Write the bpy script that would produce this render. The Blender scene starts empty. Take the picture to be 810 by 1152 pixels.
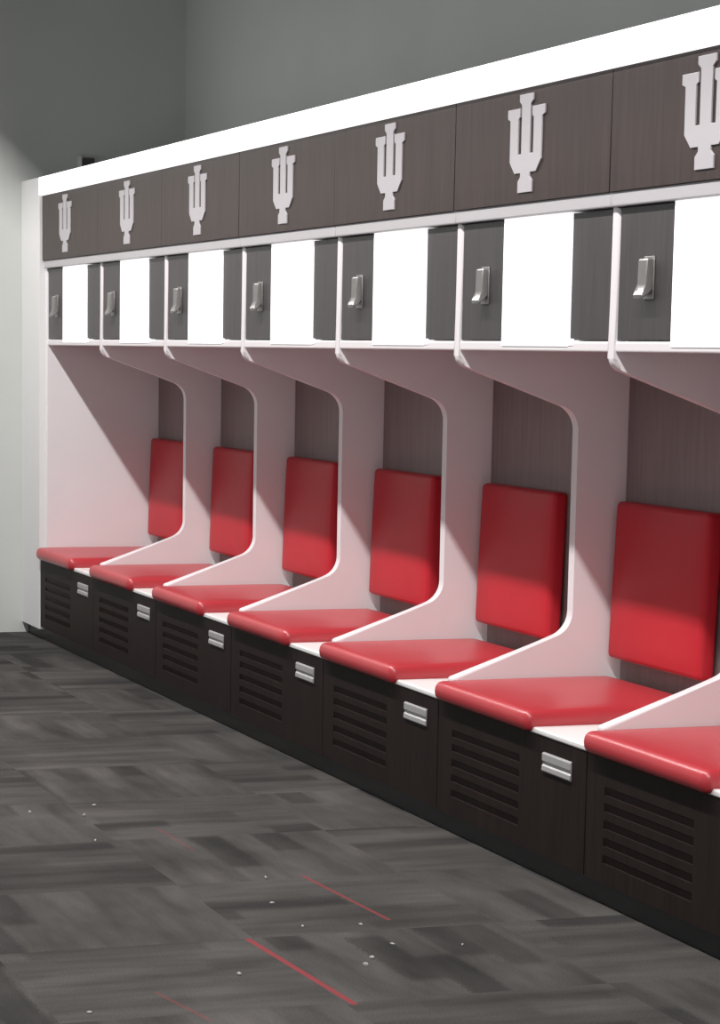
import bpy, bmesh, math, random
from mathutils import Vector, Matrix
random.seed(7)
scene = bpy.context.scene
COL = scene.collection
P = 0.969          # width of one locker bay
T = 0.037          # thickness of the side panels
NB = 7             # bays in view

# ------------------------------------------------------------------ materials
def new_mat(name):
    m = bpy.data.materials.new(name); m.use_nodes = True
    nt = m.node_tree
    return m, nt, nt.nodes['Principled BSDF']

def plain(name, col, rough=0.5, metal=0.0, spec=0.5, noise=0.0, nscale=8.0, bump=0.0, bscale=200.0):
    m, nt, b = new_mat(name)
    b.inputs['Roughness'].default_value = rough
    b.inputs['Metallic'].default_value = metal
    b.inputs['Specular IOR Level'].default_value = spec
    geo = nt.nodes.new('ShaderNodeNewGeometry')
    n = nt.nodes.new('ShaderNodeTexNoise'); n.inputs['Scale'].default_value = nscale
    n.inputs['Detail'].default_value = 3
    nt.links.new(geo.outputs['Position'], n.inputs['Vector'])
    mr = nt.nodes.new('ShaderNodeMapRange')
    mr.inputs['From Min'].default_value = .3; mr.inputs['From Max'].default_value = .7
    mr.inputs['To Min'].default_value = 1 - noise; mr.inputs['To Max'].default_value = 1 + noise
    nt.links.new(n.outputs['Fac'], mr.inputs['Value'])
    mx = nt.nodes.new('ShaderNodeVectorMath'); mx.operation = 'SCALE'
    mx.inputs[0].default_value = col[:3]
    nt.links.new(mr.outputs['Result'], mx.inputs['Scale'])
    nt.links.new(mx.outputs['Vector'], b.inputs['Base Color'])
    if bump:
        n2 = nt.nodes.new('ShaderNodeTexNoise'); n2.inputs['Scale'].default_value = bscale
        nt.links.new(geo.outputs['Position'], n2.inputs['Vector'])
        bp = nt.nodes.new('ShaderNodeBump'); bp.inputs['Strength'].default_value = bump
        bp.inputs['Distance'].default_value = .002
        nt.links.new(n2.outputs['Fac'], bp.inputs['Height'])
        nt.links.new(bp.outputs['Normal'], b.inputs['Normal'])
    return m

def wood(name, dark, light, rough=0.38, spec=.5):
    m, nt, b = new_mat(name)
    b.inputs['Roughness'].default_value = rough
    b.inputs['Specular IOR Level'].default_value = spec
    geo = nt.nodes.new('ShaderNodeNewGeometry')
    mp = nt.nodes.new('ShaderNodeMapping'); mp.inputs['Scale'].default_value = (30, 30, 1.6)
    nt.links.new(geo.outputs['Position'], mp.inputs['Vector'])
    n = nt.nodes.new('ShaderNodeTexNoise'); n.inputs['Scale'].default_value = 2.2
    n.inputs['Detail'].default_value = 6; n.inputs['Roughness'].default_value = .65
    nt.links.new(mp.outputs['Vector'], n.inputs['Vector'])
    cr = nt.nodes.new('ShaderNodeValToRGB')
    cr.color_ramp.elements[0].position = .32; cr.color_ramp.elements[0].color = (*dark, 1)
    cr.color_ramp.elements[1].position = .7; cr.color_ramp.elements[1].color = (*light, 1)
    nt.links.new(n.outputs['Fac'], cr.inputs['Fac'])
    nt.links.new(cr.outputs['Color'], b.inputs['Base Color'])
    return m

def emit(name, col, strength):
    m, nt, b = new_mat(name)
    b.inputs['Base Color'].default_value = (.8, .8, .8, 1)
    b.inputs['Emission Color'].default_value = (*col, 1)
    b.inputs['Emission Strength'].default_value = strength
    return m

def carpet():
    m, nt, b = new_mat('carpet_tiles')
    N = nt.nodes.new; L = nt.links.new
    b.inputs['Roughness'].default_value = .95
    b.inputs['Specular IOR Level'].default_value = .15
    geo = N('ShaderNodeNewGeometry')
    def math_(op, a, c=None, v=None):
        n = N('ShaderNodeMath'); n.operation = op
        if isinstance(a, (int, float)): n.inputs[0].default_value = a
        else: L(a, n.inputs[0])
        if c is not None:
            if isinstance(c, (int, float)): n.inputs[1].default_value = c
            else: L(c, n.inputs[1])
        return n.outputs[0]
    sep = N('ShaderNodeSeparateXYZ'); L(geo.outputs['Position'], sep.inputs[0])
    X, Y = sep.outputs['X'], sep.outputs['Y']
    S = .61
    # slightly wandering coordinates so that the yarn patches have soft edges
    nd = N('ShaderNodeTexNoise'); nd.inputs['Scale'].default_value = 340; nd.inputs['Detail'].default_value = 2
    L(geo.outputs['Position'], nd.inputs['Vector'])
    sd = N('ShaderNodeSeparateXYZ'); L(nd.outputs['Color'], sd.inputs[0])
    XD = math_('ADD', X, math_('MULTIPLY', math_('SUBTRACT', sd.outputs[0], .5), .16))
    YD = math_('ADD', Y, math_('MULTIPLY', math_('SUBTRACT', sd.outputs[1], .5), .06))
    tx = math_('FLOOR', math_('DIVIDE', math_('ADD', X, .11), S)); ty = math_('FLOOR', math_('DIVIDE', math_('ADD', Y, 1.49), S))
    par = math_('MODULO', math_('ABSOLUTE', math_('ADD', tx, ty)), 2.0)
    def rnd(a, b_, c_):
        c = N('ShaderNodeCombineXYZ')
        for i, q in enumerate((a, b_, c_)):
            if isinstance(q, (int, float)): c.inputs[i].default_value = q
            else: L(q, c.inputs[i])
        n = N('ShaderNodeTexWhiteNoise'); n.noise_dimensions = '3D'; L(c.outputs[0], n.inputs['Vector'])
        return n.outputs['Value']
    def cells(al, ac, la, wc, k):
        row = math_('FLOOR', math_('DIVIDE', ac, wc))
        sh = rnd(row, k, 3.3)
        col = math_('FLOOR', math_('ADD', math_('DIVIDE', al, la), math_('MULTIPLY', sh, 5.0)))
        return rnd(row, col, k + .5)
    def streak(along, across, k):
        c = N('ShaderNodeCombineXYZ')
        L(math_('MULTIPLY', along, 1.7), c.inputs[0]); L(math_('MULTIPLY', across, 8.5), c.inputs[1]); c.inputs[2].default_value = k
        n = N('ShaderNodeTexNoise'); n.inputs['Scale'].default_value = 1.0
        n.inputs['Detail'].default_value = 3; n.inputs['Roughness'].default_value = .6
        L(c.outputs[0], n.inputs['Vector'])
        return n.outputs['Fac']
    def tone(al, ac, ald, acd, k):
        v = cells(ald, acd, .42, .092, k)
        r_ = N('ShaderNodeValToRGB'); q = r_.color_ramp.elements
        q[0].position = 0; q[0].color = (.54, .54, .54, 1)
        q[1].position = 1; q[1].color = (1.16, 1.16, 1.16, 1)
        for pos, g in ((.10, .62), (.19, .90), (.55, 1.0)):
            el = q.new(pos); el.color = (g, g, g, 1)
        L(v, r_.inputs['Fac'])
        st = N('ShaderNodeMapRange'); st.inputs['From Min'].default_value = .3; st.inputs['From Max'].default_value = .7
        st.inputs['To Min'].default_value = .66; st.inputs['To Max'].default_value = 1.34
        L(streak(al, ac, k), st.inputs['Value'])
        return math_('MULTIPLY', r_.outputs['Color'], st.outputs['Result'])
    mix = N('ShaderNodeMix'); mix.data_type = 'FLOAT'
    L(par, mix.inputs['Factor']); L(tone(X, Y, XD, YD, 1.0), mix.inputs['A']); L(tone(Y, X, YD, XD, 9.0), mix.inputs['B'])
    nb = N('ShaderNodeTexNoise'); nb.inputs['Scale'].default_value = 2.1; nb.inputs['Detail'].default_value = 3
    L(geo.outputs['Position'], nb.inputs['Vector'])
    mb = N('ShaderNodeMapRange'); mb.inputs['From Min'].default_value = .3; mb.inputs['From Max'].default_value = .7
    mb.inputs['To Min'].default_value = .78; mb.inputs['To Max'].default_value = 1.22
    L(nb.outputs['Fac'], mb.inputs['Value'])
    cr = N('ShaderNodeVectorMath'); cr.operation = 'SCALE'; cr.inputs[0].default_value = (.050, .0475, .045)
    L(math_('MULTIPLY', mix.outputs['Result'], mb.outputs['Result']), cr.inputs['Scale'])
    # fine yarn fleck
    nf = N('ShaderNodeTexNoise'); nf.inputs['Scale'].default_value = 260; nf.inputs['Detail'].default_value = 2
    L(geo.outputs['Position'], nf.inputs['Vector'])
    mr = N('ShaderNodeMapRange'); mr.inputs['From Min'].default_value = .3; mr.inputs['From Max'].default_value = .7
    mr.inputs['To Min'].default_value = .78; mr.inputs['To Max'].default_value = 1.22
    L(nf.outputs['Fac'], mr.inputs['Value'])
    vm = N('ShaderNodeVectorMath'); vm.operation = 'SCALE'
    L(cr.outputs['Vector'], vm.inputs[0]); L(mr.outputs['Result'], vm.inputs['Scale'])
    # thin red yarn lines woven at the tile edges
    def seg(x0, x1, y0, y1, h):
        fx = math_('MULTIPLY', math_('GREATER_THAN', X, x0), math_('LESS_THAN', X, x1))
        t = math_('DIVIDE', math_('SUBTRACT', X, x0), x1 - x0)
        yc = math_('ADD', math_('MULTIPLY', t, y1 - y0), y0)
        return math_('MULTIPLY', fx, math_('LESS_THAN', math_('ABSOLUTE', math_('SUBTRACT', Y, yc)), h))
    r1 = seg(5.99, 6.62, -1.505, -1.472, .0075); r2 = seg(5.348, 5.895, -1.146, -1.115, .0055)
    r3 = seg(6.41, 6.66, -1.845, -1.80, .005); r4 = seg(4.62, 4.95, -1.33, -1.32, .004)
    red = math_('MAXIMUM', r1, math_('MULTIPLY', r2, .75))
    red = math_('MAXIMUM', red, math_('MULTIPLY', math_('MAXIMUM', r3, r4), .35))
    mc = N('ShaderNodeMix'); mc.data_type = 'RGBA'
    L(red, mc.inputs['Factor']); L(vm.outputs['Vector'], mc.inputs['A'])
    mc.inputs['B'].default_value = (.19, .036, .04, 1)
    L(mc.outputs['Result'], b.inputs['Base Color'])
    bp = N('ShaderNodeBump'); bp.inputs['Strength'].default_value = .4; bp.inputs['Distance'].default_value = .004
    L(nf.outputs['Fac'], bp.inputs['Height']); L(bp.outputs['Normal'], b.inputs['Normal'])
    return m

M = dict(
    white=plain('white_laminate', (.80, .79, .80), .42, noise=.02, nscale=3),
    edge=plain('white_edge_band', (.72, .675, .685), .38),
    rail=plain('grey_white_rail', (.43, .415, .425), .4),
    board=plain('white_seat_board', (.80, .79, .775), .35),
    wood=wood('dark_walnut_laminate', (.026, .0155, .0135), (.046, .029, .0255), .42, .35),
    shadewood=wood('walnut_laminate_shaded', (.012, .0075, .0068), (.020, .0130, .0115), .55, .12),  # same walnut as the fascia, deep shade of the base put into its colour
    doorwood=wood('charcoal_door_laminate', (.036, .031, .032), (.056, .049, .050), .42),
    redsheen=plain('red_vinyl_sheen', (.43, .032, .041), .33, spec=.6, noise=.04, nscale=5, bump=.12, bscale=320),  # same vinyl as the backs, washed paler: sheen on the seats put into the colour
    backing=wood('brown_back_laminate', (.185, .138, .132), (.235, .180, .172), .55),
    red=plain('red_vinyl', (.45, .018, .028), .42, spec=.2, noise=.04, nscale=5, bump=.12, bscale=320),
    metal=plain('brushed_metal', (.34, .33, .32), .42, metal=.85, noise=.05, nscale=40),
    plate=plain('satin_nickel', (.38, .37, .37), .5, metal=.3, noise=.04, nscale=30),
    emblem=plain('silver_letter_face', (.44, .42, .435), .5, metal=.15),
    glow=emit('backlit_acrylic', (1, .985, .99), .85),
    strip=emit('light_strip_diffuser', (1, .99, .995), 1.25),
    wall=plain('grey_green_wall_paint', (.53, .55, .525), .85, noise=.03, nscale=2, bump=.05, bscale=150),
    filler=plain('white_painted_filler', (.70, .695, .69), .6),
    black=plain('black_vinyl_base', (.016, .015, .015), .45),
    box=plain('dark_grey_plastic', (.05, .048, .046), .5),
    lint=plain('white_lint', (.40, .40, .39), .9),
    ceil=plain('ceiling_paint', (.28, .28, .28), .9),
    housing=plain('black_lamp_housing', (.02, .02, .02), .8),
    carpet=carpet(),
)

# ------------------------------------------------------------------ mesh helpers
MESH = {}
def finish(bm, name, mats, smooth=35.0, big=6e-4):
    me = bpy.data.meshes.new(name)
    bmesh.ops.recalc_face_normals(bm, faces=bm.faces[:])
    if smooth:
        for f in bm.faces: f.smooth = f.calc_area() < big
        for e in bm.edges:
            e.smooth = not (len(e.link_faces) != 2 or e.calc_face_angle(0) > math.radians(smooth))
    bm.to_mesh(me); bm.free()
    for m in (mats if isinstance(mats, (list, tuple)) else [mats]): me.materials.append(m)
    return me

def obj(name, me, parent=None, loc=(0, 0, 0)):
    o = bpy.data.objects.new(name, me); COL.objects.link(o)
    o.location = loc
    if parent is not None: o.parent = parent
    return o

def thing(name, label, cat, loc=(0, 0, 0), group=None):
    o = bpy.data.objects.new(name, None); COL.objects.link(o)
    o.location = loc; o['label'] = label; o['category'] = cat
    if group: o['group'] = group
    return o

def tag(o, label, cat, group=None):
    o['label'] = label; o['category'] = cat
    if group: o['group'] = group
    return o

def struct(o):
    o['kind'] = 'structure'; return o

def add_box(bm, x0, x1, y0, y1, z0, z1, bev=0.0, seg=2, mat=0):
    r = bmesh.ops.create_cube(bm, size=1.0)
    vs = r['verts']
    for v in vs:
        v.co = Vector(((x0 + x1) / 2 + v.co.x * (x1 - x0), (y0 + y1) / 2 + v.co.y * (y1 - y0), (z0 + z1) / 2 + v.co.z * (z1 - z0)))
    fs = {f for v in vs for f in v.link_faces}
    for f in fs: f.material_index = mat
    if bev:
        es = list({e for v in vs for e in v.link_edges})
        bmesh.ops.bevel(bm, geom=es, offset=bev, segments=seg, profile=.5, affect='EDGES', clamp_overlap=True)

def box_mesh(name, x0, x1, y0, y1, z0, z1, m, bev=0.0, seg=2):
    bm = bmesh.new(); add_box(bm, x0, x1, y0, y1, z0, z1, bev, seg)
    return finish(bm, name, m)

def plate_yz(bm, prof, x0, x1, bev=.0, seg=3, mat_face=0, mat_edge=0):
    """profile of (d, z) points (d = distance in front of the back panel) extruded along x"""
    a = [bm.verts.new((x0, -d, z)) for d, z in prof]
    b = [bm.verts.new((x1, -d, z)) for d, z in prof]
    fa = bm.faces.new(a); fb = bm.faces.new(b[::-1])
    fa.material_index = fb.material_index = mat_face
    n = len(prof)
    for i in range(n):
        f = bm.faces.new((a[i], b[i], b[(i + 1) % n], a[(i + 1) % n])); f.material_index = mat_edge
    if bev:
        es = list(fa.edges) + list(fb.edges)
        bmesh.ops.bevel(bm, geom=es, offset=bev, segments=seg, profile=.5, affect='EDGES', clamp_overlap=True, material=mat_edge)

def axis_pts(h, r, n, k):
    """sample points on [-h, h] that are dense inside the rounded zone r at both ends"""
    c = [-(h - r) + 2 * (h - r) * i / n for i in range(n + 1)]
    lo = [-h + r * (1 - math.cos(math.pi / 2 * i / k)) for i in range(k)]
    return lo + c + [-v for v in lo[::-1]]

def cushion_mesh(name, sx, sy, sz, r, m, crown=.006, axis=2):
    """soft rounded slab with a slightly crowned face (axis 2: +z face, axis 1: -y face)"""
    bm = bmesh.new(); cache = {}
    hs = (sx / 2, sy / 2, sz / 2)
    ax = [axis_pts(h, min(r, h * .98), 10 if h > .15 else 2, 4) for h in hs]
    def vert(i, j, k):
        key = (i, j, k)
        if key not in cache:
            p = Vector((ax[0][i], ax[1][j], ax[2][k]))
            q = Vector([max(-(h - min(r, h * .98)), min(h - min(r, h * .98), c)) for c, h in zip(p, hs)])
            d = p - q
            # map the cube shell to the rounded shell
            mx = max(abs(d[a]) / min(r, hs[a] * .98) for a in range(3)) if d.length else 0
            if d.length > 1e-9:
                e = Vector([d[a] / min(r, hs[a] * .98) for a in range(3)])
                e = e.normalized() * mx
                d = Vector([e[a] * min(r, hs[a] * .98) for a in range(3)])
            p = q + d
            if axis == 2 and p.z > 0:
                u, v = p.x / hs[0], p.y / hs[1]
                p.z += crown * max(0, 1 - u ** 4) * max(0, 1 - v ** 4) * (p.z / hs[2])
            if axis == 1 and p.y < 0:
                u, v = p.x / hs[0], p.z / hs[2]
                p.y -= crown * max(0, 1 - u ** 4) * max(0, 1 - v ** 4) * (-p.y / hs[1])
            cache[key] = bm.verts.new(p)
        return cache[key]
    n = [len(a) - 1 for a in ax]
    for a in range(3):
        b_, c_ = (a + 1) % 3, (a + 2) % 3
        for side in (0, n[a]):
            for i in range(n[b_]):
                for j in range(n[c_]):
                    q = []
                    for di, dj in ((0, 0), (1, 0), (1, 1), (0, 1)):
                        t = [0, 0, 0]; t[a] = side; t[b_] = i + di; t[c_] = j + dj
                        q.append(vert(*t))
                    try: bm.faces.new(q)
                    except ValueError: pass
    return finish(bm, name, m, smooth=70, big=9)

# ------------------------------------------------------------------ locker dimensions
Z_SEAT, Z_BASE = .392, .064
D_C, D_F, D_B = .538, .5556, .567      # fronts: cubbies and dividers, fascia, base
Z_SH0, Z_SH1 = 1.354, 1.380            # shelf under the cubbies
Z_R0, Z_R1 = 1.699, 1.7345             # rail above the cubbies
Z_TOP = 2.020

def fillet(p0, p1, p2, r, n=6):
    """points of a rounded corner at p1"""
    a, b, c = Vector(p0), Vector(p1), Vector(p2)
    u, v = (a - b).normalized(), (c - b).normalized()
    ang = u.angle(v); t = r / math.tan(ang / 2)
    s, e = b + u * t, b + v * t
    ctr = b + (u + v).normalized() * (r / math.sin(ang / 2))
    a0 = (s - ctr); a1 = (e - ctr); full = a0.angle(a1)
    cross = a0.x * a1.y - a0.y * a1.x
    sg = 1 if cross > 0 else -1
    out = []
    for i in range(n + 1):
        th = sg * full * i / n
        out.append((ctr.x + a0.x * math.cos(th) - a0.y * math.sin(th), ctr.y + a0.x * math.sin(th) + a0.y * math.cos(th)))
    return out

def divider_profile():
    top = (D_C, 1.6985); a = (D_C, 1.318); b = (.167, 1.186); c = (.167, .566); d = (.536, .438); e = (.536, Z_SEAT + .0005)
    pr = [(0.003, 1.6985), top]
    pr += fillet(top, a, b, .030, 5)
    pr += fillet(a, b, c, .075, 10)
    pr += fillet(b, c, d, .075, 10)
    pr += fillet(c, d, e, .010, 3)
    pr += [e, (0.003, Z_SEAT + .0005)]
    return pr

def mesh_divider():
    bm = bmesh.new()
    plate_yz(bm, divider_profile(), -T / 2, T / 2, .0145, 6, 0, 1)
    return finish(bm, 'curved_side_panel', [M['white'], M['edge']], 50)

def mesh_end_panel():
    bm = bmesh.new()
    plate_yz(bm, [(0, Z_BASE), (0, Z_TOP), (D_C + .001, Z_TOP), (D_C + .001, Z_SEAT), (D_C + .001, Z_BASE)], -T / 2, T / 2, .003, 2, 0, 0)
    return finish(bm, 'end_panel', [M['white']], 40)

def mesh_base_panel():
    """dark front panel with five downward louvre slots"""
    bm = bmesh.new()
    x0, x1, z0, z1 = .003, P - .003, Z_BASE, .376
    lx0, lx1 = .10, .565
    slots = [(.305, .283), (.265, .243), (.222, .200), (.179, .157), (.136, .114)]
    zs = [z1]
    for a, b in slots: zs += [a, b]
    zs.append(z0); xs = [x0, lx0, lx1, x1]
    yf, yb, dep = -D_B, -D_B + .022, .006
    grid = {(i, j): bm.verts.new((x, yf, z)) for i, x in enumerate(xs) for j, z in enumerate(zs)}
    for i in range(3):
        for j in range(len(zs) - 1):
            if i == 1 and j % 2 == 1:
                A, B, C_, D_ = grid[(1, j)], grid[(2, j)], grid[(2, j + 1)], grid[(1, j + 1)]
                a2 = bm.verts.new((lx0 + .002, yf + .001, zs[j] - .002)); b2 = bm.verts.new((lx1 - .002, yf + .001, zs[j] - .002))
                c2 = bm.verts.new((lx1 - .002, yf + dep, zs[j + 1] + .0005)); d2 = bm.verts.new((lx0 + .002, yf + dep, zs[j + 1] + .0005))
                for q in ((A, B, b2, a2), (B, C_, c2, b2), (C_, D_, d2, c2), (D_, A, a2, d2), (a2, b2, c2, d2)): bm.faces.new(q)
            else:
                bm.faces.new((grid[(i, j)], grid[(i + 1, j)], grid[(i + 1, j + 1)], grid[(i, j + 1)]))
    # sides and back
    k = len(zs) - 1
    c = [bm.verts.new((x, yb, z)) for x, z in ((x0, z1), (x1, z1), (x1, z0), (x0, z0))]
    bm.faces.new(c)
    bm.faces.new([grid[(i, 0)] for i in range(4)] + [c[1], c[0]])
    bm.faces.new([grid[(i, k)] for i in range(4)] + [c[2], c[3]])
    bm.faces.new([grid[(0, j)] for j in range(k + 1)] + [c[3], c[0]])
    bm.faces.new([grid[(3, j)] for j in range(k + 1)] + [c[2], c[1]])
    return finish(bm, 'base_panel', M['shadewood'], 0)

def mesh_handle():
    """flush cup pull: an upper plate leaning over a groove and a lower lip"""
    bm = bmesh.new()
    d = D_B
    pr = [(d, .336), (d + .004, .335), (d + .006, .332), (d + .006, .315), (d + .001, .308), (d + .001, .305), (d + .006, .301), (d + .007, .290), (d + .004, .286), (d, .285)]
    plate_yz(bm, pr, .715, .885, .0015, 2)
    return finish(bm, 'pull_handle', M['plate'], 30)

def mesh_emblem():
    half = [(.0, .248), (.042, .248), (.043, .231), (.030, .220)]
    right = [(.042, .248), (.042, .231), (.027, .221), (.026, .098), (.048, .098), (.048, .187), (.038, .192), (.038, .2145),
             (.115, .2145), (.115, .192), (.0985, .186), (.0975, .080), (.066, .050), (.030, .050), (.029, .040), (.044, .029), (.044, .0)]
    pts = [(-x, z) for x, z in right] ; outline = right + pts[::-1]
    bm = bmesh.new()
    y0, y1 = -D_F, -D_F - .004
    vs = [bm.verts.new((x, y1, z)) for x, z in outline]
    f = bm.faces.new(vs)
    r = bmesh.ops.extrude_face_region(bm, geom=[f])
    for v in r['geom']:
        if isinstance(v, bmesh.types.BMVert): v.co.y = y0
    bmesh.ops.recalc_face_normals(bm, faces=bm.faces[:])
    es = [e for e in bm.edges if abs(e.verts[0].co.y - y1) < 1e-5 and abs(e.verts[1].co.y - y1) < 1e-5]
    bmesh.ops.bevel(bm, geom=es, offset=.001, segments=2, profile=.5, affect='EDGES', clamp_overlap=True)
    bmesh.ops.triangulate(bm, faces=[f for f in bm.faces if len(f.verts) > 6])
    return finish(bm, 'trident_emblem', M['emblem'], 0)

def mesh_latch():
    """upright metal latch body whose lower lever swings outward"""
    bm = bmesh.new()
    d = D_C - .004
    add_box(bm, .160, .212, -d - .004, -d, 1.478, 1.578, .0015, 2)
    plate_yz(bm, [(d + .003, 1.572), (d + .018, 1.572), (d + .021, 1.568), (d + .021, 1.512), (d + .023, 1.500), (d + .033, 1.488),
                  (d + .031, 1.480), (d + .019, 1.486), (d + .014, 1.496), (d + .003, 1.50)], .164, .208, .003, 3)
    return finish(bm, 'latch', M['metal'], 35)

def get(key, fn):
    if key not in MESH: MESH[key] = fn()
    return MESH[key]

ORD = ['farthest', 'second', 'third', 'fourth', 'fifth', 'sixth', 'nearest']
UNIT_LABEL = [
    'farthest white locker bay with red cushions, against the pale end wall',
    'second white locker bay with red cushions from the pale end wall',
    'third white locker bay with red cushions from the pale end wall',
    'middle white locker bay of the seven, red cushions, three bays either side',
    'third white locker bay with red cushions counting from the near right end',
    'largest white locker bay whose silver emblem and both doors show whole, right of centre',
    'nearest white locker bay, cut off by the right edge, its emblem half out of frame',
]
GAP = {3: .0025, 5: .0025, 6: .0025}
def build_unit(k):
    u = thing('locker', UNIT_LABEL[k], 'locker', (k * P, 0, 0), 'row of locker bays along the wall')
    # side panels
    if k == 0: obj('side_panel', get('end', mesh_end_panel), u)
    else: obj('side_panel', get('div', mesh_divider), u)
    if k == NB - 1: obj('side_panel', get('div', mesh_divider), u, (P, 0, 0))
    xl, xr = T / 2, P - T / 2
    obj('back_panel', get('back', lambda: box_mesh('back_panel', T / 2 - .001, P - T / 2 - .0006, -.010, .006, Z_BASE, Z_TOP, M['backing'])), u)
    # base: toe kick, louvred front, seat board
    obj('toe_kick', get('toe', lambda: box_mesh('toe_kick', .0003, P - .0003, -.537, -.52, 0, Z_BASE + .004, M['black'])), u)
    bp = obj('base_panel', get('base', mesh_base_panel), u)
    obj('pull_handle', get('handle', mesh_handle), bp)
    obj('seat_board', get('seat', lambda: box_mesh('seat_board', .0015, P - .0015, -D_B - .004, 0, .376, Z_SEAT, M['board'], .005, 3)), u)
    # cushions
    sc = obj('seat_cushion', get('scush', lambda: cushion_mesh('seat_cushion', .636, .552, .056,   .024, M['redsheen'], .004, 2)), u)
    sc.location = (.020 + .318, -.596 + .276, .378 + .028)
    bc = obj('back_cushion', get('bcush', lambda: cushion_mesh('back_cushion', .555, .050, .448, .016, M['red'], .006, 1)), u)
    bc.location = (.046 + .2775, -.038, .712)
    bc.rotation_euler = (math.radians(-1.9), 0, 0)
    # cubby storey
    obj('shelf', get('shelf', lambda: box_mesh('shelf', T / 2 - .001, P - T / 2 - .0006, -D_C + .002, .003, Z_SH0, Z_SH1, M['edge'], .005, 3)), u)
    obj('top_rail', get('rail', lambda: box_mesh('top_rail', .0003, P - .0003, -.5505, .003, Z_R0, Z_R1, M['rail'], .004, 2)), u)
    d1 = obj('cubby_door', get('ldoor', lambda: box_mesh('cubby_door', T / 2 + .006, .296, -D_C + .004, -D_C + .024, Z_SH1 + .003, Z_R0 - .003, M['doorwood'], .0012, 2)), u)
    obj('latch', get('latch', mesh_latch), d1)
    obj('cubby_door', get('rdoor', lambda: box_mesh('cubby_door', .727, P - T / 2 - .004, -D_C + .004, -D_C + .024, Z_SH1 + .003, Z_R0 - .003, M['doorwood'], .0012, 2)), u)
    lp = obj('light_panel', get('lpan', lambda: box_mesh('light_panel', .309, .721, -D_C - .001, -D_C + .03, 1.3675, 1.7055, M['glow'], .0015, 2)), u)
    def bloom_tab():  # small glowing tab added to imitate bloom at the panel's lower corner
        bm = bmesh.new()
        add_box(bm, .7205, .750, -D_C - .0005, -D_C + .006, 1.370, 1.386, .0015, 2)
        return finish(bm, 'panel_bloom', M['glow'])
    obj('panel_bloom', get('bloom_tab', bloom_tab), lp)
    obj('cubby_back', get('cback', lambda: box_mesh('cubby_back', T / 2, P - T / 2 - .0006, -D_C + .032, -D_C + .040, Z_SH1, Z_R0, M['white'])), u)
    # fascia with its emblem
    gl, gr = GAP.get(k, .0004), GAP.get(k + 1, .0004)
    x0 = -.010 if k == 0 else gl
    f = obj('fascia_panel', get(('fas', gl, gr, k == 0), lambda: box_mesh('fascia_panel', x0, P - gr, -D_F, -D_F + .018, Z_R1, 2.0235, M['wood'], .0008, 1)), u)
    e = obj('trident_emblem', get('emb', mesh_emblem), f)
    e.location = (.478 if k else .424, 0, 1.759)
    obj('top_board', get('tb', lambda: box_mesh('top_board', .0003, P - .0003, -D_F + .019, .003, Z_TOP - .018, Z_TOP, M['white'])), u)
    return u

for k in range(NB): build_unit(k)

# continuous illuminated strip along the top of all bays
bm = bmesh.new()
add_box(bm, -.026, NB * P + .014, -.570, -.500, 2.0245, 2.106, .007, 3)
tag(obj('light_strip', finish(bm, 'light_strip', M['strip'])), 'long glowing white light strip running along the top of the lockers', 'light')

# ------------------------------------------------------------------ the setting
XW, YB, XR, YF, ZC = -.375, .222, 13.2, -4.6, 3.62
struct(obj('floor', box_mesh('floor', XW - .1, XR, YF, YB + .1, -.06, 0, M['carpet'])))
struct(obj('wall_back', box_mesh('wall_back', XW, XR, YB, YB + .1, 0, ZC, M['wall'])))
struct(obj('wall_left', box_mesh('wall_left', XW - .1, XW, YF, YB + .1, 0, ZC, M['wall'])))
struct(obj('ceiling', box_mesh('ceiling', XW - .1, XR, YF, YB + .1, ZC, ZC + .08, M['ceil'])))
# white filler between the end wall and the first bay, with its black base
struct(obj('trim_1', box_mesh('trim_filler', XW, -T / 2 - .001, -D_B, -D_B + .03, .050, 2.106, M['filler'], .002, 2)))
struct(obj('baseboard_back', box_mesh('baseboard_back', XW, -.001, -.537, -.52, 0, .068, M['black'])))

# small dark box on the end wall just above the lockers
jb = thing('wall_mounted_box', 'small dark wall box peeking above the glowing strip at the far end', 'electrical box', (XW, 0, 0))
bm = bmesh.new(); add_box(bm, 0, .05, -.290, -.228, 2.125, 2.222, .004, 2)
obj('box_body', finish(bm, 'box_body', M['box']), jb)
bm = bmesh.new(); add_box(bm, 0, .054, -.301, -.2905, 2.12, 2.228, .002, 2)
obj('cover_edge', finish(bm, 'cover_edge', M['filler']), jb)

# lint on the carpet
LINT = [(5.359, -1.25), (5.647, -1.329), (5.91, -1.341), (5.928, -1.201), (6.251, -1.295), (6.309, -1.333), (6.188, -1.049), (6.315, -1.629),
        (6.135, -1.201), (4.232, -1.412), (4.388, -1.482), (4.766, -1.548), (4.302, -1.625), (6.538, -2.023)]
for i, (x, y) in enumerate(LINT):
    bm = bmesh.new()
    bmesh.ops.create_icosphere(bm, subdivisions=2, radius=1.0)
    rx, ry, rz = .0065 * random.uniform(.6, 1.2), .003 * random.uniform(.7, 1.2), .004 * random.uniform(.6, 1.2)
    for v in bm.verts:
        n = 1 + .25 * math.sin(7 * v.co.x + i) * math.cos(5 * v.co.y)
        v.co = Vector((v.co.x * rx * n, v.co.y * ry * n, v.co.z * rz * n + rz * .8))
    bmesh.ops.rotate(bm, verts=bm.verts[:], cent=(0, 0, 0), matrix=Matrix.Rotation(random.uniform(0, 3), 3, 'Z'))
    tag(obj('lint_fleck', finish(bm, 'lint_fleck', M['lint'], 80), None, (x, y, 0)), 'tiny white fleck of lint on the dark carpet', 'lint', 'lint flecks on the carpet')

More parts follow.
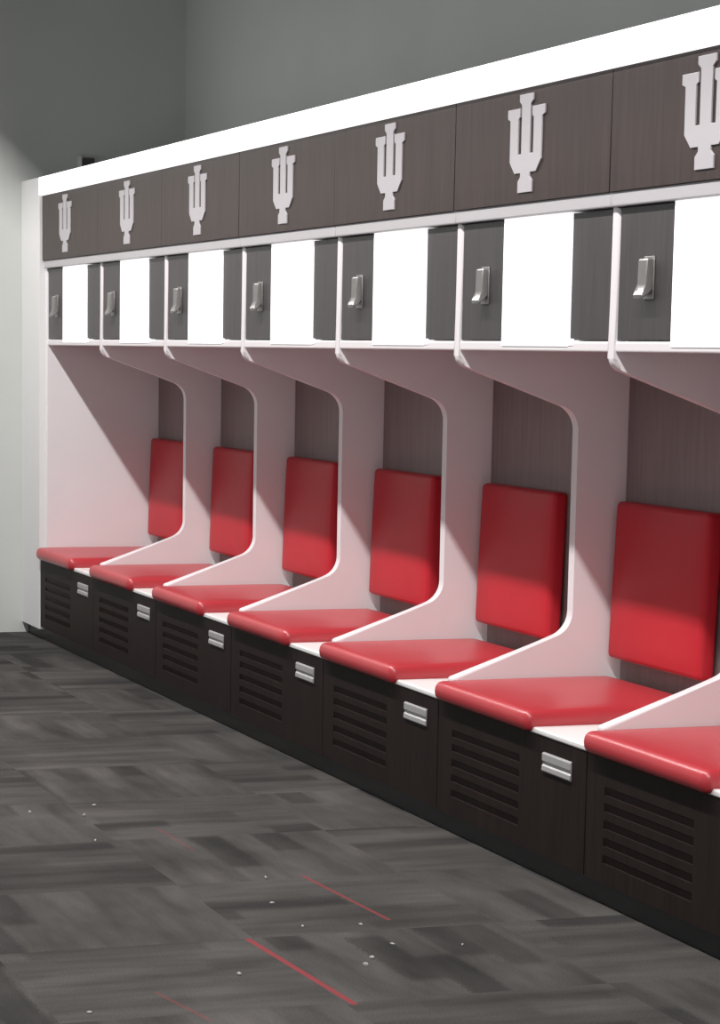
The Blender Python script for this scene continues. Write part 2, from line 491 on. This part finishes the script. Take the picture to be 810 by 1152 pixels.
# ------------------------------------------------------------------ light
# suspended linear lamp over the aisle; its black skirts cut the light off above the lockers
DL, ZL, X0L, X1L = 1.88, 3.38, -.30, 11.6
lamp = thing('linear_lamp', 'long black linear ceiling lamp over the aisle in front of the lockers', 'lamp', (0, 0, 0))
bm = bmesh.new()
add_box(bm, X0L, X1L, -DL - .24, -DL + .24, ZL + .03, ZL + .06)
add_box(bm, X0L, X1L, -DL + .22, -DL + .24, ZL - .20, ZL + .03)
add_box(bm, X0L, X1L, -DL - .24, -DL - .22, ZL - .20, ZL + .03)
obj('housing', finish(bm, 'lamp_housing', M['housing'], 0), lamp)
for x in (.5, 5.6, 11):
    obj('hanger_rod', get('rod', lambda: box_mesh('hanger_rod', -.008, .008, -DL - .008, -DL + .008, ZL + .06, ZC, M['housing'])), lamp, (x, 0, 0))
la = bpy.data.lights.new('lamp_tube', 'AREA'); la.shape = 'RECTANGLE'
la.size = X1L - X0L - .02; la.size_y = .08; la.energy = 435; la.color = (1, .965, .955)
lo = bpy.data.objects.new('lamp_tube', la); COL.objects.link(lo)
lo.location = ((X0L + X1L) / 2, -DL, ZL + .02); lo.parent = lamp

w = bpy.data.worlds.new('room_ambience'); scene.world = w; w.use_nodes = True
bg = w.node_tree.nodes['Background']; bg.inputs['Color'].default_value = (.95, .97, 1, 1); bg.inputs['Strength'].default_value = .56

# ------------------------------------------------------------------ camera
cd = bpy.data.cameras.new('camera'); cam = bpy.data.objects.new('camera', cd); COL.objects.link(cam)
F, PX, PY, W, H = 2863.3755, 311.3604, 814.4495, 810, 1152
cd.sensor_width = 36; cd.sensor_fit = 'AUTO'; cd.lens = F / H * 36
cd.shift_x = (W / 2 - PX) / H; cd.shift_y = (PY - H / 2) / H
cd.clip_start = .05; cd.clip_end = 100
r = Vector((.31988, .94736, .0134)); u = Vector((-.14226, .03405, .98924)); f = Vector((-.93672, .31834, -.14566))
m = Matrix((r, u, -f)).transposed().to_4x4(); m.translation = (11.45973, -3.29862, 1.35077)
cam.matrix_world = m
scene.camera = cam

vs = scene.view_settings
scene.display_settings.display_device = 'sRGB'
vs.view_transform = 'Standard'; vs.look = 'None'; vs.exposure = 0; vs.gamma = 1; vs.use_curve_mapping = False
